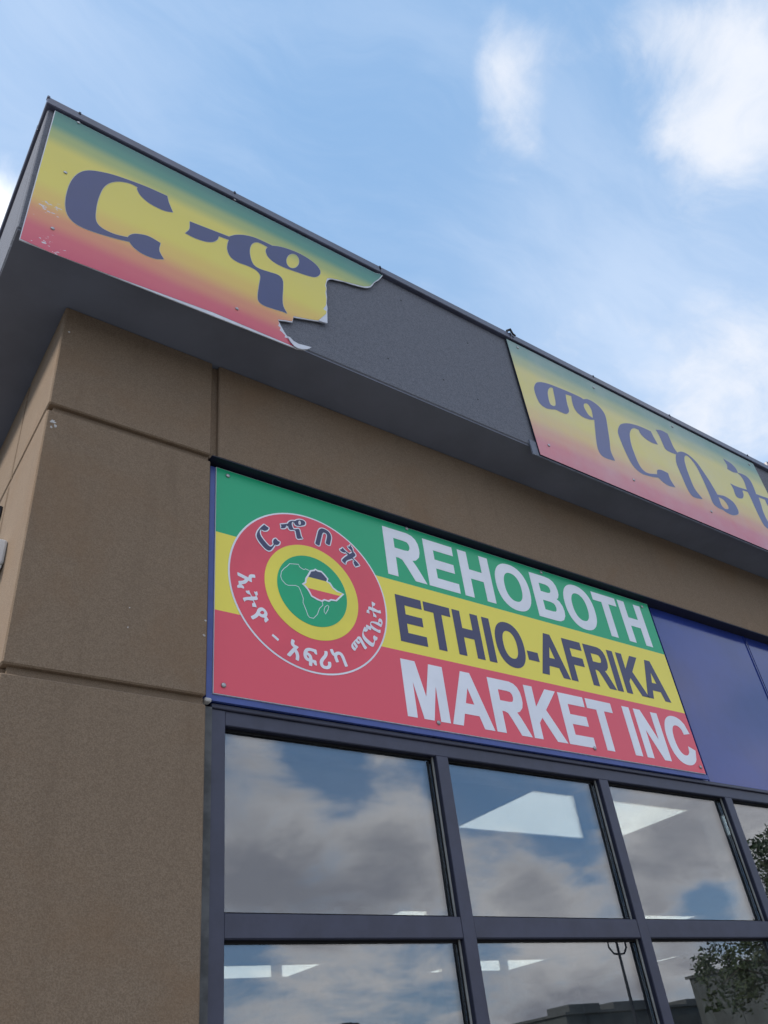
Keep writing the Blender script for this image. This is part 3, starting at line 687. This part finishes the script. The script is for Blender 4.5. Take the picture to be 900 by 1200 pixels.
# tree
def tree(x, y, label):
    T = empty('broadleaf_tree', (x, y, 0), label, 'tree'); rnd = random.Random(11)
    bark = paint('bark', (.10, .075, .055), .9, .2, .3, bs=.6, scale=12)
    bm = bmesh.new(); tube(bm, [(x, y, 0), (x + .1, y, 1.5), (x - .1, y + .1, 3.6), (x, y, 7.8)], [.34, .27, .21, .10], 10)
    tips = []
    def bare(q):                                             # the crown leans out over the lot on its low side only
        e = q.x - x + 1.6 * (q.y - y)
        return e < -5.9 and e < -12.2 + max(0, q.z - 4.8) * 4.2
    for k in range(64):
        a = k * 2.4; u = k / 64; z0 = 2.2 + u * 5.4; ln = 8.8 * (1 - u * .50) * rnd.uniform(.75, 1.1)
        p = [Vector((x, y, z0))]
        for s in range(1, 7):
            t = s / 6
            p.append(Vector((x + math.cos(a + rnd.uniform(-.12, .12)) * ln * t, y + math.sin(a) * ln * t * .8, z0 + ln * (.42 * t - .30 * t * t) * (1 + u) + rnd.uniform(-.2, .2))))
        keep = next((i for i, q in enumerate(p) if bare(q)), 7); p = p[:keep]
        if len(p) < 3: continue
        tube(bm, p, [.10, .08, .06, .045, .03, .02, .01][:len(p)], 5)
        tips += [(p[s], .30 + .12 * (6 - s)) for s in range(2, len(p))] + [((p[s] + p[s + 1]) / 2, .5) for s in range(2, len(p) - 1)]
    link('trunk', to_mesh(bm, 'trunk'), bark, T)
    m, t, b = mat('leaves'); n = t.noise(P(t), 1.1, 4); t.put(b.inputs['Base Color'], t.mix(t.step(n, .35, .65), (.030, .050, .016, 1), (.085, .105, .035, 1))); b.inputs['Roughness'].default_value = .55
    vs, fs = [], []
    for (c, r) in tips:
        sub = [c + Vector((rnd.gauss(0, r), rnd.gauss(0, r), rnd.gauss(-.05, r * .6))) for _ in range(4)]
        for sc in sub:
            if bare(sc): continue
            for _ in range(24):
                p = sc + Vector((rnd.gauss(0, .17), rnd.gauss(0, .17), rnd.gauss(0, .12)))
                d = Vector((rnd.gauss(0, 1), rnd.gauss(0, 1), rnd.gauss(-.4, .7))).normalized(); e = d.cross(Vector((rnd.gauss(0, 1), rnd.gauss(0, 1), rnd.gauss(0, 1)))).normalized()
                s = rnd.uniform(.07, .13); i = len(vs)
                vs += [p - d * s, p + e * s * .42, p + d * s, p - e * s * .42]; fs.append((i, i + 1, i + 2, i + 3))
    me = bpy.data.meshes.new('crown'); me.from_pydata([tuple(v) for v in vs], [], fs)
    link('crown', me, m, T)
tree(34.2, -10.8, 'leafy tree by the car park reflected at the right of the window glass')
